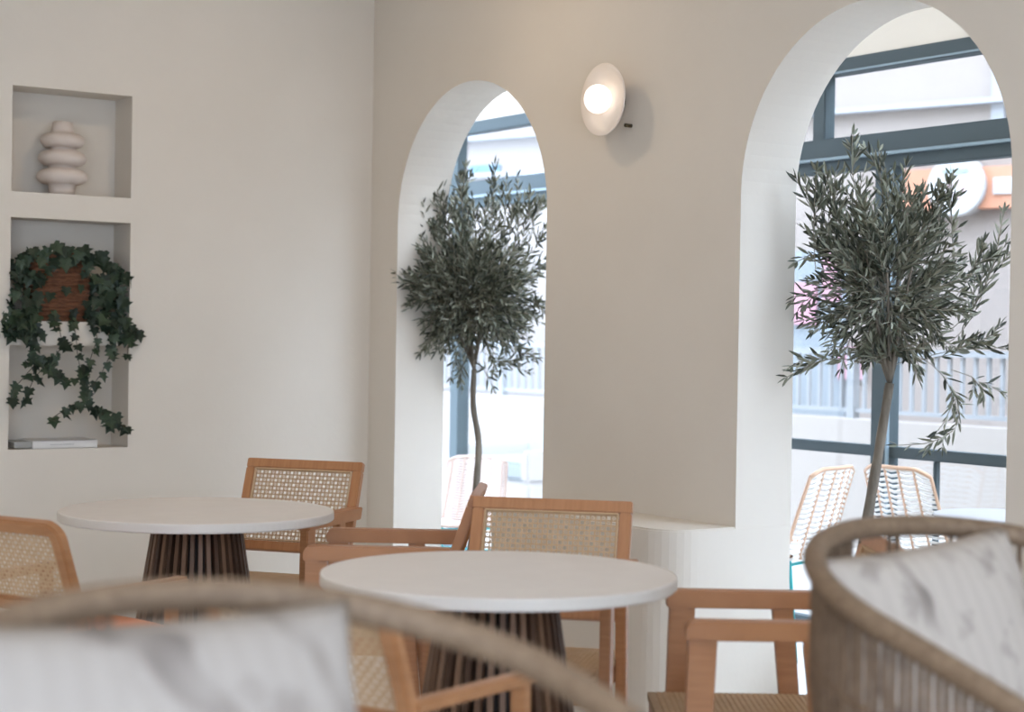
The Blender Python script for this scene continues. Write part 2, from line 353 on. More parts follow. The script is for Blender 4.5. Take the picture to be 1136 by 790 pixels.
def make_chair(label, loc, fwd):
    t = thing('cane_armchair', label, 'chair', loc, fwd, 'square framed cane armchairs around the round tables')
    X = .228
    for sx in (-1, 1):
        mb = MB().bar((sx*X, .196, 0), (sx*X, .176, .642), .028, .05, (0, 1, 0), .028, .062); mb.build('leg', OAK, t, bevel=.003)
        mb = MB().bar((sx*X, -.125, 0), (sx*X, -.065, .642), .028, .045, (0, 1, 0), .028, .05); mb.build('leg', OAK, t, bevel=.003)
        a = [(sx*X-.025, .213, .665), (sx*X-.025, .200, .682), (sx*X-.025, -.207, .682), (sx*X-.025, -.192, .640), (sx*X-.025, .213, .640)]
        MB().prism(a, (.05, 0, 0)).build('armrest', OAK_H, t, bevel=.003)
    sw, y0, y1, zt = .213, -.18, .253, .44
    fr = MB()
    fr.box((0, y1-.018, zt-.045), (2*sw, .036, .055)); fr.box((0, y0+.018, zt-.045), (2*sw, .036, .055))
    for sx in (-1, 1): fr.box((sx*(sw-.017), (y0+y1)/2, zt-.045), (.034, y1-y0-.072, .055))
    fr.build('seat_frame', OAK_H, t, bevel=.003)
    # woven seat, wrapped over the frame with rounded rear corners
    pts = [(-sw-.002, y1+.004), (sw+.002, y1+.004)]
    for k in range(7): q = PI/2*k/6; pts.append((sw-.05+.05*math.cos(q)+.002, y0+.05-.05*math.sin(q)))
    for k in range(7): q = PI/2+PI/2*k/6; pts.append((-sw+.05+.05*math.cos(q)-.002, y0+.05-.05*math.sin(q)))
    st = MB().prism([(x, y, zt-.02) for x, y in pts], (0, 0, .016)).build('seat', CANE_B, t)
    cane_grid(MB(), 2*sw-.03, y1-y0-.03, .0135, .0085, .0025, (-sw+.015, y0+.015, zt-.003), (1, 0, 0), (0, 1, 0), (0, 0, 1), True).build('seat_weave', CANE, st)
    # tilted back panel
    tl = math.radians(19); e = Vector((0, -math.sin(tl), math.cos(tl))); nn = Vector((0, math.cos(tl), math.sin(tl)))
    b0 = Vector((0, -.163, .515)); W, HH, F = .45, .333, .034
    bf = MB(); R = Matrix((Vector((1, 0, 0)), nn, e)).transposed()
    bf.box(b0+e*(F/2), (W, .028, F), R); bf.box(b0+e*(HH-F/2), (W, .028, F), R)
    for sx in (-1, 1): bf.box(b0+Vector((sx*(W/2-F/2), 0, 0))+e*(HH/2), (F, .028, HH-2*F), R)
    bfo = bf.build('back_frame', OAK_H, t, bevel=.003)
    bd = MB(); q = F+.004
    for a, b in (((-W/2+q, q), (W/2-q, q)), ((W/2-q, q), (W/2-q, HH-q)), ((W/2-q, HH-q), (-W/2+q, HH-q)), ((-W/2+q, HH-q), (-W/2+q, q))):
        bd.tube([b0+Vector((a[0], 0, 0))+e*a[1]+nn*.012, b0+Vector((b[0], 0, 0))+e*b[1]+nn*.012], .0035, 6)
    bd.build('cane_spline', CANE, bfo)
    cane_grid(MB(), W-2*F, HH-2*F, .0145, .0046, .0016, b0+Vector((-W/2+F, 0, 0))+e*F+nn*.006, (1, 0, 0), e, nn).build('cane_back', CANE, t)
    return t
c0 = make_chair('cane armchair behind the front table, its square cane back facing us below the pier', (.064, 4.61, 0), (-.21, -.978))
copy_thing(c0, (-.817, 5.97, 0), (-.33, -.944), 'cane armchair behind the rear table by the niche wall corner, farthest from us')
copy_thing(c0, (-.36, 5.18, 0), (-.999, .04), 'cane armchair seen side-on between the two tables, back leaning over the front table')
copy_thing(c0, (.594, 3.97, 0), (-1, 0), 'cane armchair right of the front table, arms side-on beside the rattan tub chair')

# ------------------------------------------------------------------ bentwood cane chairs seen from behind
def make_bent(label, post, fwd):
    f = Vector((fwd[0], fwd[1], 0)).normalized(); rr = Vector((f.y, -f.x, 0))
    W = .225; loc = Vector((post[0], post[1], 0)) - rr*W + f*.30
    t = thing('bentwood_cane_chair', label, 'chair', loc, (f.x, f.y), 'round cornered cane chairs seen from behind')
    tl = math.radians(20); e = Vector((0, -math.sin(tl), math.cos(tl))); nn = Vector((0, math.cos(tl), math.sin(tl)))
    b0 = Vector((0, -.215, .60)); HH = .245; r = .05
    # rounded rectangular frame of flat section
    outl = [(-W, 0)]
    for k in range(9): q = PI-PI/2*k/8; outl.append((-W+r+r*math.cos(q), HH-r+r*math.sin(q)))
    for k in range(9): q = PI/2-PI/2*k/8; outl.append((W-r+r*math.cos(q), HH-r+r*math.sin(q)))
    outl.append((W, 0))
    mb = MB(); n = len(outl); F = .034; vs = []
    for i, (x, z) in enumerate(outl):
        a = Vector(outl[max(i-1, 0)]); b = Vector(outl[min(i+1, n-1)]); d = (b-a).normalized(); nr = Vector((d.y, -d.x))
        xi, zi = x+nr.x*F, z+nr.y*F
        for dn in (-.014, .014):
            vs.append(b0+Vector((x, 0, 0))+e*z+nn*dn); vs.append(b0+Vector((xi, 0, 0))+e*zi+nn*dn)
    fs = []
    for i in range(n-1):
        k = i*4; j = k+4; fs += [(k, k+1, j+1, j), (k+2, j+2, j+3, k+3), (k, j, j+2, k+2), (k+1, k+3, j+3, j+1)]
    fs += [(0, 2, 3, 1), (4*n-4, 4*n-3, 4*n-1, 4*n-2)]
    mb.add(vs, fs); mb.box(b0+e*.017, (2*W-.06, .024, .034), Matrix((Vector((1, 0, 0)), nn, e)).transposed())
    bf = mb.build('back_frame', BENT, t, bevel=.005)
    cane_grid(MB(), 2*W-.06, HH-.06, .0115, .0040, .0016, b0+Vector((-W+.03, 0, 0))+e*.03, (1, 0, 0), e, nn).build('cane_back', CANE, t)
    for sx in (-1, 1):
        MB().bar(b0+Vector((sx*(W-.017), 0, 0))+e*.02, (sx*(W-.01), -.12, 0), .032, .032, (0, 1, 0), .024, .024).build('leg', BENT, t, bevel=.004)
        MB().bar((sx*(W-.005), .095, .642), (sx*(W-.015), .11, 0), .03, .03, (0, 1, 0), .024, .024).build('leg', BENT, t, bevel=.004)
        pa = b0+Vector((sx*(W-.01), 0, 0))+e*.048
        MB().bar(pa, (sx*(W+.005), .13, .65), .034, .024, Z, .042, .022).build('armrest', BENT, t, bevel=.006)
    s = MB(); s.box((0, .22, .42), (.43, .034, .05)); s.box((0, -.15, .42), (.40, .034, .05))
    for sx in (-1, 1): s.box((sx*.2, .035, .42), (.034, .34, .05))
    s.build('seat_frame', BENT, t, bevel=.005)
    st = MB().box((0, .035, .445), (.42, .39, .012)).build('seat', CANE_B, t)
    cane_grid(MB(), .39, .36, .0135, .007, .002, (-.195, -.145, .453), (1, 0, 0), (0, 1, 0), (0, 0, 1), False).build('seat_weave', CANE, st)
    return t
b1 = make_bent('round-cornered cane chair at the left edge of the picture, by the rear table', (-1.05, 4.08), (.51, .857))
b2 = copy_thing(b1, Vector((-.195, 2.92, 0)) - Vector((.82, -.57, 0))*.225 + Vector((.57, .82, 0))*.30, (.57, .82), 'round-cornered cane chair in front of the front table, half hidden by a patterned cushion')
# terracotta seat pad on the left chair
pd = MB(); n = 20
def pillow(mb, w, h, th, n, place, pw=2.6):
    vs = []; 
    for sd in (1, -1):
        for i in range(n+1):
            for j in range(n+1):
                u, v = -1+2*i/n, -1+2*j/n
                k = max(0, (1-abs(u)**pw))*max(0, (1-abs(v)**pw))
                pin = 1-.045*(1-abs(v)**2)*abs(u)**3; pin2 = 1-.045*(1-abs(u)**2)*abs(v)**3
                vs.append(place(u*w/2*pin, v*h/2*pin2, sd*th/2*k**.5))
    fs = []; m = (n+1)**2
    for sd in (0, 1):
        for i in range(n):
            for j in range(n):
                q = (sd*m+i*(n+1)+j, sd*m+(i+1)*(n+1)+j, sd*m+(i+1)*(n+1)+j+1, sd*m+i*(n+1)+j+1)
                fs.append(q if sd == 0 else q[::-1])
    return mb.add(vs, fs)
def weld(o):
    bm = bmesh.new(); bm.from_mesh(o.data); bmesh.ops.remove_doubles(bm, verts=bm.verts, dist=1e-5); bmesh.ops.recalc_face_normals(bm, faces=bm.faces); bm.to_mesh(o.data); bm.free()
    for p in o.data.polygons: p.use_smooth = True
    return o
sp = thing('seat_pad', 'terracotta orange pad on the seat of the left cane chair', 'cushion', b1.location + Vector((0, 0, .4545)), (.57, .82))
weld(pillow(MB(), .40, .36, .085, 16, lambda x, y, z: (x, y+.035, z+.0425)).build('pad', ORANGE, sp))

# ------------------------------------------------------------------ round tables on slatted cones
def make_table(label, loc, rad):
    t = thing('round_table', label, 'table', loc, None, 'round stone topped tables')
    R = rad; zt = .75; th = .028
    MB().lathe([(0, zt), (R-.004, zt), (R-.001, zt-.0015), (R, zt-.005), (R, zt-th+.004), (R-.004, zt-th), (0, zt-th)], 128).build('tabletop', TOPM, t, mats=[TOPM, TOPE])
    me = t.children[0].data
    for p in me.polygons:
        p.use_smooth = False
        if abs(p.normal.z) < .5: p.material_index = 1
    bs = MB().lathe([(0, .715), (.105, .715), (.215, .0), (0, 0)], 48).build('base_core', DARKC, t)
    sl = MB(); ns = 38
    for k in range(ns):
        a = 2*PI*k/ns; d = Vector((math.cos(a), math.sin(a), 0))
        sl.bar(d*.118+Z*.722, d*.232+Z*.0, .011, .024, d, .017, .024)
    for_p = sl.build('base_slats', DARKW, t)
    return t
make_table('round pale stone table in front, on a dark slatted cone base', (-.022, 3.942, 0), .402)
make_table('round pale stone table at the rear, below the niches in the left wall', (-.934, 5.23, 0), .407)

# ------------------------------------------------------------------ rattan tub chairs
def rim_pts(w=.384, d=.324, Hb=.965, k=.333, pw=1.133, La=.25):
    pts = []
    for i in range(8): y = La*(1-i/8); pts.append((-w, y))
    for i in range(33): a = PI+PI*i/32; pts.append((w*math.cos(a), d*math.sin(a)))
    for i in range(1, 9): pts.append((w, La*i/8))
    return [Vector((x, y, Hb-k*max(0, y+d)**pw)) for x, y in pts]
def make_tub(label, loc, fwd, dense):
    t = thing('rattan_tub_chair', label, 'chair', loc, fwd, 'rattan tub chairs in the foreground')
    rp = rim_pts() if dense else rim_pts(Hb=.994, k=.336, pw=1.02)
    fr = rp[0]; fl = rp[-1]
    ext0 = [Vector((fr.x+.03, fr.y+.10, .44)), Vector((fr.x+.012, fr.y+.095, .60)), Vector((fr.x+.004, fr.y+.06, .735))]
    ext1 = [Vector((-p.x, p.y, p.z)) for p in ext0][::-1]
    path = ext0+rp+ext1
    MB().tube(path, .0185, 12).build('rim', RATT, t, smooth=True)
    # seat ring
    sr = [Vector((.87*p.x, .87*p.y+.01, .40)) for p in rp]+[Vector((.25, .30, .40)), Vector((.1, .33, .40)), Vector((-.1, .33, .40)), Vector((-.25, .30, .40))]
    MB().tube(sr, .016, 10, closed=True).build('seat_ring', RATT, t, smooth=True)
    MB().prism([Vector((p.x*.97, p.y*.97, .395)) for p in sr], (0, 0, .012)).build('seat', RATT_D, t)
    sp = MB(); n = len(rp)
    # paired spindles fanning from seat ring to rim, and three weaving rounds
    def at(l, u):
        i = min(int(u*(len(l)-1)), len(l)-2); f = u*(len(l)-1)-i; return l[i].lerp(l[i+1], f)
    base = [Vector((.87*p.x, .87*p.y+.01, .40)) for p in rp]
    us = [.46+.062*k for k in range(9)] if not dense else [.03+.075*k for k in range(7)]+[.55+.021*k for k in range(21)]
    for u in us:
        for du in (-.005, .005):
            a = at(base, min(1, max(0, u+du*.8))); b = at(rp, min(1, max(0, u+du)))
            mid = a.lerp(b, .5); out = Vector((mid.x, mid.y, 0)).normalized()*.02
            sp.tube([a, a.lerp(b, .3)+out*.8, a.lerp(b, .65)+out, b], .0052, 5)
    for q in (.12, .2, .28)+((.5, .72) if dense else ()):
        i0 = 24 if q > .4 else 0
        l = [base[i].lerp(rp[i], q)+Vector((rp[i].x, rp[i].y, 0)).normalized()*(.02*math.sin(PI*q)) for i in range(i0, n)]
        sp.tube(l, .006, 5)
    sp.build('woven_back', RATT_D, t, smooth=True)
    for x, y in ((-.27, .25), (.27, .25), (-.24, -.2), (.24, -.2)):
        MB().tube([(x*.9, y*.9, .40), (x*1.12, y*1.15, 0)], [.017, .014], 10).build('leg', RATT, t, smooth=True)
    return t
def cushion(label, loc, fwd, tilt, roll, seed, zc, base, size=.52, th=.15):
    t = MB(); tl = tilt
    e = Vector((0, -math.sin(tl), math.cos(tl))); nn = Vector((0, math.cos(tl), math.sin(tl))); ex = Vector((1, 0, 0))
    cr, sr = math.cos(roll), math.sin(roll)
    ob = pillow(MB(), size, size, th, 28, lambda x, y, z: (x, y, z)).build('scatter_cushion', cushion_mat('patterned_linen_%d' % int(seed), seed, base)); weld(ob)
    RM = Matrix((ex*cr+e*sr, -ex*sr+e*cr, -nn if False else (ex*cr+e*sr).cross(-ex*sr+e*cr))).transposed()
    rz = Matrix.Rotation(math.atan2(-fwd[0], fwd[1]), 3, 'Z')
    ob.matrix_world = Matrix.Translation(Vector((loc[0], loc[1], zc))) @ (rz @ RM).to_4x4()
    return tag(ob, label, 'cushion', None)
fa = (math.sin(.714), -math.cos(.714)); fb = (math.sin(.67), -math.cos(.67))
PA, PB = Vector((-.190, 1.630, 0)), Vector((.838, 2.751, 0))
ta = make_tub('rattan tub chair at the bottom left, nearest to us, with open arms', PA, fa, False)
tb = make_tub('rattan tub chair at the bottom right, spindled side beside the side-on cane armchair', PB, fb, True)
ca = PA - Vector((*fa, 0))*.15 - Vector((.756, .655, 0))*.063; cb = PB - Vector((*fb, 0))*.17
cushion('off-white cushion with faint grey brush pattern in the bottom left tub chair', ca, fa, math.radians(16), math.radians(2.2), 3.0, .748, (.35, .305, .265))
cushion('off-white cushion with brown vine pattern in the bottom right tub chair', cb, fb, math.radians(16), math.radians(-3), 11.0, .70, (.46, .40, .345))

# ------------------------------------------------------------------ wall lamp
sc = thing('wall_sconce', 'cream disc wall lamp with a glowing globe, on the pier between the arches', 'lamp', WP(-5.164, 0, 2.165)); so = sc.location.copy()
ax = (U, Z, -N)
rel(MB().lathe([(0, 0), (.022, 0), (.022, .012), (.010, .02), (.010, .062), (0, .062)], 24, WP(-5.164, 0, 2.165), ax), so).build('wall_mount', BRASS, sc, smooth=True)
rel(MB().lathe([(0, .058), (.05, .060), (.10, .070), (.133, .088), (.1345, .091), (.132, .093), (.10, .076), (.05, .067), (0, .065)], 64, WP(-5.164, 0, 2.165), ax), so).build('dish', CREAM, sc, smooth=True)
rel(MB().lathe([(0, .064)]+[(.054*math.sin(PI*k/20), .113-.05*math.cos(PI*k/20)) for k in range(1, 20)]+[(0, .163)], 40, WP(-5.164, 0, 2.165), ax), so).build('globe', GLOBE, sc, smooth=True)
kn = MB().tube([WP(-5.105, 0, 2.07), WP(-5.105, -.03, 2.07)], .007, 8); rel(kn, so).build('switch', BRASS, sc, smooth=True)

# ------------------------------------------------------------------ niche contents
# ringed vase
va = 2.325+(75-14)*.00388; vl = LP(va, .085, 1.844)
pf = [(0, 0), (.050, 0), (.054, .02)]
def torus_prof(zc, rr, hz, rin):
    return [(rin+(rr-rin)*max(0, math.cos(t)), zc+hz*math.sin(t)) for t in [(-PI/2)+PI*k/12 for k in range(13)]]
pf += torus_prof(.078, .104, .033, .056)+torus_prof(.155, .099, .032, .054)+torus_prof(.229, .090, .031, .05)
pf += [(.044, .275), (.042, .305), (.036, .307), (.034, .27), (0, .26)]
v = MB().lathe(pf, 56).build('ringed_vase', CERAM, smooth=True); v.location = vl
tag(v, 'cream vase of three stacked rings in the top niche', 'vase')
# book
bk = thing('book', 'white book lying flat in the bottom niche under the ivy', 'book', LP(2.52, .06, .79)); ko = bk.location.copy()
def lbox(mb, a0, a1, o0, o1, z0, z1):
    return mb.add([LP(a, o, z) for a in (a0, a1) for o in (o0, o1) for z in (z0, z1)], [(0, 1, 3, 2), (4, 6, 7, 5), (0, 4, 5, 1), (2, 3, 7, 6), (0, 2, 6, 4), (1, 5, 7, 3)])
rel(lbox(MB(), 2.352, 2.698, .02, .17, .7945, .820), ko).build('pages', PAGES, bk)
cv = MB(); lbox(cv, 2.425, 2.702, .008, .175, .79, .7945); lbox(cv, 2.425, 2.702, .008, .175, .82, .8245); lbox(cv, 2.425, 2.702, .008, .014, .79, .8245)
rel(cv, ko).build('cover', PAPER, bk)
rel(lbox(MB(), 2.50, 2.60, .0072, .008, .806, .809), ko).build('spine_print', PRINT, bk)

# ivy in a rust wicker basket
iv = thing('potted_ivy', 'trailing ivy in a rust wicker basket, in the middle niche', 'plant', LP(2.55, .095, 1.317)); io = iv.location.copy()
bm_ = MB(); zb = 1.317
for lv in range(14):
    k = lv/13; z = zb+.008+k*.27; ins = .012*(1-k)
    a0, a1, o0, o1 = 2.425+ins, 2.672-ins, .028+ins, .165-ins
    r = .02; pts = []
    for cx, cy, q0 in ((a1-r, o1-r, 0), (a0+r, o1-r, PI/2), (a0+r, o0+r, PI), (a1-r, o0+r, 3*PI/2)):
        for j in range(5): q = q0+PI/2*j/4; pts.append(LP(cx+r*math.cos(q), cy+r*math.sin(q), z))
    bm_.tube(pts, .011, 6, closed=True)
lbox(bm_, 2.44, 2.655, .045, .15, zb, zb+.25)
rel(bm_, io).build('basket', BASK, iv)
def ivy_leaf(mb, p, out, dn, size):
    out = out.normalized(); d = (dn-out*dn.dot(out)).normalized(); x = d.cross(out)
    sh = [(0, 0), (.28, -.12), (.52, .05), (.36, .28), (.62, .48), (.28, .55), (0, 1.05)]
    vs = [p+d*(b*size)+x*(a*size)+out*(.10*size*abs(a)) for a, b in sh]+[p+d*(b*size)-x*(a*size)+out*(.10*size*abs(a)) for a, b in sh[1:-1]][::-1]
    ctr = p+d*(.4*size)-out*(.06*size); k = len(vs)
    mb.add(vs+[ctr], [(i, (i+1) % k, k) for i in range(k)])
lf = MB(); stv = MB()
def Lpx(x, y, off):    # niche-wall position from its own ruler: 132 units across the niche = .513 m
    return LP(2.325+(x-12)*.00388, off, 1.317+(357-y)*.00364)
ri = random.Random(3)
def rl_(p, s=.05):
    out = (U + Vector((ri.uniform(-.7, .7), ri.uniform(-.7, .7), ri.uniform(-.2, .9)))); dn = Vector((ri.uniform(-.7, .7), ri.uniform(-.7, .7), -1))
    ivy_leaf(lf, p, out, dn, s*ri.uniform(.75, 1.25))
for k in range(330):
    x, y = ri.uniform(12, 138), ri.uniform(266, 372)
    cx = (x-72)/68
    top = 264+26*max(0, abs(cx)-.35)**1.3*2
    if y < top+4: y = top+4+ri.uniform(0, 14)
    core = 44 < x < 100 and y > 290
    if core and ri.random() < .93: continue
    if y > 357: x = ri.choice((ri.uniform(10, 50), ri.uniform(100, 142))); 
    rl_(Lpx(x, y, ri.uniform(-.03, .08) if y < 350 else ri.uniform(-.035, -.01)), .052)
for x, y in ((50, 300), (55, 325), (58, 345), (88, 315), (72, 318), (92, 300), (80, 343)): rl_(Lpx(x, y, .005), .04)
VN = [[(58, 350), (62, 366), (66, 385), (55, 400), (42, 396), (34, 408), (18, 428), (12, 444)], [(55, 400), (36, 420), (26, 445)],
      [(76, 350), (80, 372), (82, 395), (88, 425), (95, 450), (118, 468), (138, 478)], [(95, 446), (76, 452), (56, 466)],
      [(112, 350), (118, 375), (120, 392), (110, 415), (96, 436)], [(132, 345), (143, 360), (152, 368)], [(136, 352), (140, 374), (138, 394)],
      [(24, 345), (30, 366), (36, 384), (28, 404)], [(10, 335), (4, 350), (6, 366)], [(100, 350), (104, 376), (96, 400), (88, 415)], [(88, 420), (70, 424), (56, 410)], [(108, 455), (126, 462), (118, 476)]]
for vn in VN:
    P = []
    for i, (x, y) in enumerate(vn):
        off = -.022 if y > 355 else .01
        P.append(Lpx(x, y, off-.01*ri.random()))
    sm = []
    for i in range(len(P)-1):
        for j in range(4): sm.append(P[i].lerp(P[i+1], j/4))
    sm.append(P[-1]); stv.tube(sm, .0016, 5)
    for i, p in enumerate(sm):
        if i % 2 == 0 or ri.random() < .35: rl_(p+U*.004, .046)
    rl_(P[-1], .04)
rel(lf, io).build('foliage', IVY, iv, fix=False); rel(stv, io).build('vine', IVYS, iv)

# ------------------------------------------------------------------ olive trees
def leaf(mb, p, d, nrm, L, w):
    d = d.normalized(); x = d.cross(nrm)
    if x.length < 1e-4: x = d.orthogonal()
    x.normalize(); nn = x.cross(d)
    mb.add([p, p+d*L*.35+x*w+nn*w*.35, p+d*L*.75+x*w*.75+nn*w*.3, p+d*L, p+d*L*.75-x*w*.75+nn*w*.3, p+d*L*.35-x*w+nn*w*.35, p+d*L*.5-nn*w*.1], [(0, 1, 6), (1, 2, 6), (2, 3, 6), (3, 4, 6), (4, 5, 6), (5, 0, 6)])
def shoot(lv, tw, a, b, rg, bend=None, step=.024, L=.063, w=.0053, start=.12):
    mid = a.lerp(b, .5)+(bend or Vector((rg.uniform(-.02, .02), rg.uniform(-.02, .02), rg.uniform(0, .03))))
    n = max(4, int((b-a).length/step)); pts = []
    for i in range(n+1):
        t = i/n; pts.append(a*(1-t)**2+mid*2*t*(1-t)+b*t*t)
    tw.tube(pts[::2] if len(pts) % 2 else pts[::2]+[pts[-1]], .0014, 4)
    ph = rg.random()*PI
    for i, p in enumerate(pts):
        t = i/n
        if t < start: continue
        d = (pts[min(i+1, n)]-pts[max(i-1, 0)]).normalized(); o = d.orthogonal().normalized()
        ph += PI/2
        for sg in (0, PI):
            q = Matrix.Rotation(ph+sg+rg.uniform(-.4, .4), 3, d) @ o
            ld = d*rg.uniform(.7, 1.5)+q*rg.uniform(.5, 1.)+Vector((0, 0, .12))
            if rg.random() < .93: leaf(lv, p, ld, q.cross(d)+Vector((rg.uniform(-.5, .5), rg.uniform(-.5, .5), rg.uniform(0, .8))), L*rg.uniform(.65, 1.15)*(1-.35*max(0, t-.75)/.25), w*rg.uniform(.8, 1.2))
    d = (pts[-1]-pts[-2]); leaf(lv, pts[-1], d, Vector((rg.random(), rg.random(), 1)), L*.7, w)
def olive(label, base, trunk, ctr, rad, sprays, nsh, seed, tr, fork, group, pot):
    rg = random.Random(seed); base = Vector(base)
    t = thing('olive_tree', label, 'tree', base, None, group)
    b = -base
    pr_ = pot
    MB().lathe([(0, 0), (pr_*.8, 0), (pr_*.97, .19), (pr_, .22), (pr_*.99, .235), (pr_*.9, .235), (pr_*.88, .2), (0, .2)], 40).build('pot', POTM, t, smooth=True)
    MB().lathe([(0, .215), (pr_*.7, .208), (pr_*.88, .201)], 30).build('soil', SOIL, t)
    tp = [Vector(p) for p in trunk]; sm = []
    for i in range(len(tp)-1):
        for j in range(6):
            q = j/6; p0 = tp[max(i-1, 0)]; p1 = tp[i]; p2 = tp[i+1]; p3 = tp[min(i+2, len(tp)-1)]
            sm.append(.5*((2*p1)+(p2-p0)*q+(2*p0-5*p1+4*p2-p3)*q*q+(3*p1-p0-3*p2+p3)*q**3))
    sm.append(tp[-1]); L = len(sm)
    rel(MB().tube(sm, [tr*(1-.35*i/L)*(1+.06*math.sin(i*1.7)) for i in range(L)], 10), base).build('trunk', BARK, t, smooth=True)
    lv, tw, br = MB(), MB(), MB()
    ctr = Vector(ctr); F = tp[-1]
    # main branches
    ends = []
    for k in range(11):
        a = 2*PI*k/11+rg.uniform(-.3, .3); el = rg.uniform(.15, 1.25)
        q = ctr+Vector((math.cos(a)*math.cos(el)*rad[0], math.sin(a)*math.cos(el)*rad[1], math.sin(el)*rad[2]))*rg.uniform(.45, .7)
        m_ = F.lerp(q, .5)+Vector((0, 0, .04)); P = [F*(1-u)**2+m_*2*u*(1-u)+q*u*u for u in [j/6 for j in range(7)]]
        br.tube(P, [tr*.38*(1-.65*j/6) for j in range(7)], 6); ends.append(P)
    for k in range(nsh):
        z = rg.uniform(-.95, 1); a = rg.uniform(0, 2*PI); c = math.sqrt(max(0, 1-z*z))
        dr = Vector((c*math.cos(a)*rad[0], c*math.sin(a)*rad[1], z*rad[2]))
        st = ctr+dr*rg.uniform(.05, .55); P = rg.choice(ends); st = st.lerp(rg.choice(P[2:]), .35)
        en = ctr+dr*rg.uniform(.75, 1.08)+Vector((0, 0, rg.uniform(-.02, .06)))
        if (en-st).length > .06: shoot(lv, tw, st, en, rg)
    for s in sprays:
        a, m_, e_ = [Vector(p) for p in s]
        bend = m_-a.lerp(e_, .5); shoot(lv, tw, a, e_, rg, bend*1.6, .025, start=.25)
        for j in range(2):
            u = rg.uniform(.3, .7); p = a*(1-u)**2+(a.lerp(e_, .5)+bend*1.6)*2*u*(1-u)+e_*u*u
            shoot(lv, tw, p, p+(e_-a)*.3+Vector((rg.uniform(-.05, .05), rg.uniform(-.04, .04), rg.uniform(-.03, .05))), rg)
    rel(br, base).build('branch', BARK, t, smooth=True); rel(tw, base).build('twig', TWIG, t); rel(lv, base).build('foliage', LEAF, t, fix=False)
    return t
# position on the vertical plane through each tree, from the fitted camera
def ray(x, y):
    u0 = (x-568)/FPX; v0 = -(y-395)/FPX
    return fw + rt*u0 + up*v0
def at(x, y, D): d = ray(x, y); return Vector((0, 0, CAM_H))+d*(D/d.y)
DR = 5.98; DL = 7.95
R_ = lambda x, y, dd=0: at(x, y, DR+dd)
L_ = lambda x, y, dd=0: at(x, y, DL+dd)
base = R_(937, 795); base.z = 0
rs = random.Random(9)
low = [(R_(988, 408), R_(rs.uniform(955, 1025), 392, rs.uniform(-.1, .1)), R_(rs.uniform(930, 1050), rs.uniform(372, 408), rs.uniform(-.15, .15))) for k in range(10)]
airy = [(R_(x, 300, rs.uniform(-.1, .1)), R_(x-3, 255, 0), R_(x+rs.uniform(-12, 12), rs.uniform(190, 235), rs.uniform(-.1, .1))) for x in range(905, 1060, 14)]
olive('olive tree with loose crown in the right arch, its trunk leaning', base, [base, R_(945, 690), R_(962, 578), R_(975, 500), R_(987, 425)], R_(982, 318), (.285, .23, .30),
      [(R_(960, 240), R_(945, 200), R_(946, 150)), (R_(985, 250), R_(978, 210), R_(975, 168)), (R_(920, 260), R_(900, 235), R_(894, 205)), (R_(930, 250), R_(912, 232), R_(908, 212)),
       (R_(1030, 380), R_(1090, 335), R_(1112, 240)), (R_(1040, 385), R_(1085, 350), R_(1113, 236, .1)), (R_(1030, 260), R_(1042, 240), R_(1052, 205)), (R_(1020, 270), R_(1028, 240), R_(1035, 215)),
       (R_(1010, 400), R_(1075, 390), R_(1108, 362)), (R_(1030, 395), R_(1070, 385), R_(1100, 372, -.1)), (R_(1010, 390), R_(1062, 430), R_(1040, 478)), (R_(1062, 440), R_(1060, 485), R_(996, 494)), (R_(1055, 410), R_(1085, 420), R_(1090, 440)),
       (R_(960, 405), R_(920, 395), R_(874, 418)), (R_(925, 330), R_(900, 325), R_(885, 345)), (R_(935, 290), R_(905, 280), R_(885, 290)), (R_(1000, 250), R_(1000, 215), R_(1005, 185)), (R_(940, 270), R_(925, 225), R_(928, 190)), (R_(1060, 330), R_(1080, 300), R_(1090, 270))]+low+airy,
      205, 21, .0225, None, 'olive trees in the arches', .145)
base = L_(518, 700); base.z = 0
airy = [(L_(x*.8+104, 290, rs.uniform(-.1, .1)), L_(x-2, 250, 0), L_(x+rs.uniform(-8, 8), rs.uniform(196, 240), rs.uniform(-.05, .2))) for x in range(466, 596, 8)]
olive('olive tree with dense ball crown in the left arch, straight thin trunk', base, [base, L_(523, 600), L_(529, 530), L_(531, 490), L_(525, 450), L_(526, 410)], L_(521, 330), (.32, .27, .305),
      [(L_(500, 250), L_(478, 220), L_(476, 176)), (L_(505, 245), L_(485, 225), L_(487, 180)), (L_(520, 240), L_(514, 215), L_(516, 186)), (L_(545, 240), L_(547, 215), L_(549, 182)), (L_(480, 265), L_(455, 250, .1), L_(450, 212, .15)), (L_(475, 270), L_(458, 255), L_(468, 205)),
       (L_(570, 260), L_(590, 250), L_(597, 222)), (L_(575, 290), L_(592, 280), L_(604, 255)), (L_(575, 310), L_(590, 300), L_(606, 292)), (L_(580, 330), L_(592, 335), L_(602, 345)), (L_(480, 300), L_(460, 297, .1), L_(446, 302, .15)), (L_(480, 335), L_(460, 330, .1), L_(446, 330, .15)), (L_(545, 395), L_(565, 405), L_(585, 412)), (L_(515, 400), L_(512, 412), L_(512, 428)), (L_(530, 400), L_(540, 415), L_(546, 428)),
       (L_(560, 380), L_(575, 390), L_(588, 398)), (L_(535, 390), L_(550, 400), L_(558, 414)), (L_(510, 390), L_(503, 400), L_(500, 418)), (L_(485, 370), L_(470, 378), L_(462, 392))]+airy,
      400, 5, .019, None, 'olive trees in the arches', .145)

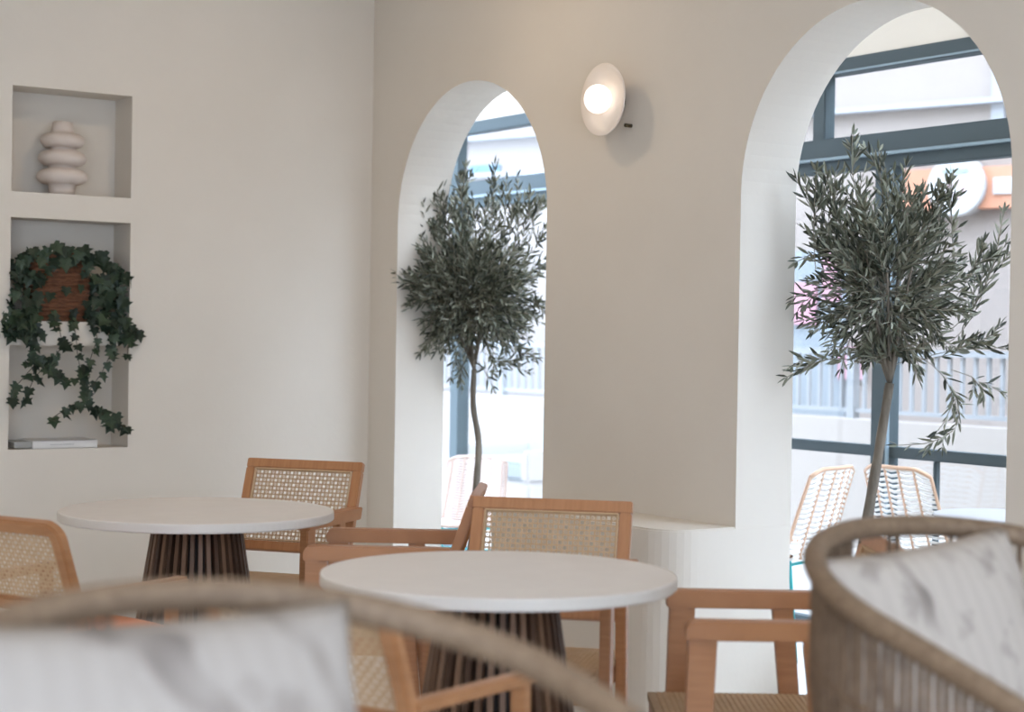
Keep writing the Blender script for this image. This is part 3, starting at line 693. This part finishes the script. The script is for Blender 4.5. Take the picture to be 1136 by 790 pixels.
# ------------------------------------------------------------------ veranda and terrace furniture
def make_wire(label, loc, fwd, weave, rib, nr, nw, sc=1.0, W=.42):
    t = thing('woven_garden_chair', label, 'chair', loc, fwd, 'woven chairs outside the arches'); t.scale = (sc, sc, sc)
    tl = math.radians(17)
    def P(u, v):                       # u across -1..1 ; v 0..1 seat front to seat back, 1..2 up the back
        if v <= 1: return Vector((u*W/2, .22-.40*v, .42-.02*v+.025*u*u))
        k = v-1; taper = 1-.10*k; rz = 0
        return Vector((u*W/2*taper, -.18-.36*math.sin(tl)*k, .40+.375*k-.03*max(0, abs(u)-.6)**1.5*4*k*k+.0))+Vector((0, .04*u*u, 0))
    vs_ = [i/14 for i in range(0, 29)]
    rb = MB()
    for i in range(nr):
        u = -1+2*i/(nr-1); rb.tube([P(u, v) for v in vs_], .0075 if i in (0, nr-1) else .006, 6)
    rb.tube([P(-1+2*i/12, 2) for i in range(13)], .009, 6); rb.tube([P(-1+2*i/12, 0) for i in range(13)], .008, 6)
    rb.build('rib', rib, t, smooth=True)
    wv = MB()
    for j in range(nw):
        v = (j+.5)*2/nw; wv.tube([P(-1+2*i/10, v)+Vector((0, .003*(-1)**i, .003*(-1)**i)) for i in range(11)], .0068, 5)
    wv.build('weave', weave, t, smooth=True)
    for sx in (-1, 1):
        for y, yy in ((.19, .23), (-.15, -.2)):
            MB().tube([(sx*.17, y, .405), (sx*.2, yy, 0)], .008, 6).build('leg', TEAL, t, smooth=True)
    fr = MB(); fr.tube([(-.17, .19, .40), (.17, .19, .40), (.17, -.15, .385), (-.17, -.15, .385)], .007, 6, closed=True); fr.tube([(-.185, .2, .25), (.185, .2, .25)], .006, 6); fr.tube([(-.185, -.175, .25), (.185, -.175, .25)], .006, 6)
    fr.build('base_frame', TEAL, t, smooth=True)
    return t
q = at(905, 600, 7.15); q.z = 0
make_wire('white woven garden chair left of the leaning olive trunk, on teal legs', q+Vector((-.145, .09, 0)), (-.80, .60), WWEAVE, PEACH, 6, 34)
q = at(1006, 600, 7.2); q.z = 0
make_wire('white woven garden chair right of the leaning olive trunk, partly behind a tub chair', q+Vector((.16, .1, 0)), (.85, .52), WWEAVE, PEACH, 6, 34)
q = at(515, 600, 8.75); q.z = 0
make_wire('blush woven garden chair behind the left olive trunk', q+Vector((-.02, -.14, 0)), (-.35, -.93), PINKW, PINKR, 12, 50, .87)
q = at(1113, 600, 6.55); q.z = 0
ot = thing('garden_table', 'small white round garden table right of the woven chairs', 'table', q)
MB().lathe([(0, .645), (.255, .645), (.26, .64), (.255, .63), (0, .63)], 48).build('tabletop', SIGNW, ot); MB().lathe([(0, .63), (.018, .63), (.018, .02), (.16, .012), (.16, 0), (0, 0)], 24).build('pedestal', TEAL, ot)
# lounge seat on the terrace
lq = at(590, 520, 12.6); lq.z = -.01
ls = thing('garden_lounge_seat', 'pale low lounge seat with grey-blue cushions on the terrace, beyond the left arch', 'seat', lq, (-.83, -.56))
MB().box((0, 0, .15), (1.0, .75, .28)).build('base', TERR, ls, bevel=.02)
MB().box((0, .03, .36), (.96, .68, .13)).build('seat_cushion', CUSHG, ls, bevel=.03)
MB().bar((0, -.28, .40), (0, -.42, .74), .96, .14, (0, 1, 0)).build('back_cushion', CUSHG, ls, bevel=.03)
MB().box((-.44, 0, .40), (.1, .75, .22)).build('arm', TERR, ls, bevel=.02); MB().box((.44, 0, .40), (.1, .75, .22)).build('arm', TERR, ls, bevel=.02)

# the round sign on the orange band
def fray(x, y, o):
    d = ray(x, y); t_ = (CF+o-NF.dot(Vector((0, 0, CAM_H))))/NF.dot(d); return Vector((0, 0, CAM_H))+d*t_
cdisc = fray(1063, 207, -.1); ds = cdisc.dot(UF); dz = cdisc.z
axf = (UF, Z, -NF)
rel(MB().lathe([(0, -.12), (.215, -.12), (.225, .04), (.215, .06), (0, .06)], 48, FP(ds, -.1, dz), axf), bo).build('sign_disc', SIGNW, bl)
d1 = bl.children[-1]
pm = MB()
for k in range(5): 
    a = 2*PI*k/5; fbox(pm, ds-.02+.06*math.cos(a), ds+.03+.06*math.cos(a), dz-.05+.05*math.sin(a), dz-.005+.05*math.sin(a), -.166, -.159)
rel(pm, bo).build('sign_emblem', SIGNP, d1)
pm = MB(); fbox(pm, ds-.10, ds+.10, dz+.095, dz+.125, -.166, -.159); rel(pm, bo).build('sign_script', SIGNG, d1)
pb = fray(1103, 195, -.1).dot(UF); bp('sign_panel', SIGNW, (pb, pb+.5, 2.38, 2.50, -.12, -.09))

# ------------------------------------------------------------------ light
w = bpy.data.worlds.new('overcast'); SC.world = w; w.use_nodes = True
wn = w.node_tree; bg = wn.nodes['Background']; bg.inputs['Color'].default_value = (.765, .93, 1.175, 1)
tcw = wn.nodes.new('ShaderNodeTexCoord'); sx_ = wn.nodes.new('ShaderNodeSeparateXYZ'); mr = wn.nodes.new('ShaderNodeMapRange')   # overcast sky, brighter towards the zenith
wn.links.new(tcw.outputs['Generated'], sx_.inputs[0]); wn.links.new(sx_.outputs['Z'], mr.inputs['Value'])
mr.inputs['From Min'].default_value = 0; mr.inputs['From Max'].default_value = 1; mr.inputs['To Min'].default_value = 2.75; mr.inputs['To Max'].default_value = 10.5
wn.links.new(mr.outputs['Result'], bg.inputs['Strength'])
def area(name, loc, aim, size, power, col, sy=None):
    l = bpy.data.lights.new(name, 'AREA'); l.energy = power; l.color = col; l.size = size
    if sy: l.shape = 'RECTANGLE'; l.size_y = sy
    o = bpy.data.objects.new(name, l); COL.objects.link(o); o.location = loc
    o.rotation_euler = (Vector(aim)-Vector(loc)).to_track_quat('-Z', 'Y').to_euler(); return o
WARM = (1., .76, .50)
# ceiling lamp that lights the niches first, then unseen lamps added as warm fill
for i, (s, a) in enumerate(((-5.62, 3.0), (-3.6, 2.2), (-5.4, .2), (-3.2, 0.1), (-1.2, 1.2), (-1.2, -1.4), (-3.6, -2.2), (-5.6, -2.0))):
    p = U*s+N*a+Z*(H-.02); area('ceiling_lamp_fill', p, p-Z, .14, 4.8 if i == 0 else 2.9, WARM)

sl_ = bpy.data.lights.new('ceiling_spotlight', 'SPOT'); sl_.energy = 13; sl_.color = (1., .84, .66); sl_.spot_size = math.radians(50); sl_.spot_blend = 1; sl_.shadow_soft_size = .07
sl = bpy.data.objects.new('ceiling_spotlight', sl_); COL.objects.link(sl); sl.location = U*-6.75+N*2.75+Z*3.1
sl.rotation_euler = (WP(-5.0, 0, 2.0)-sl.location).to_track_quat('-Z', 'Y').to_euler()
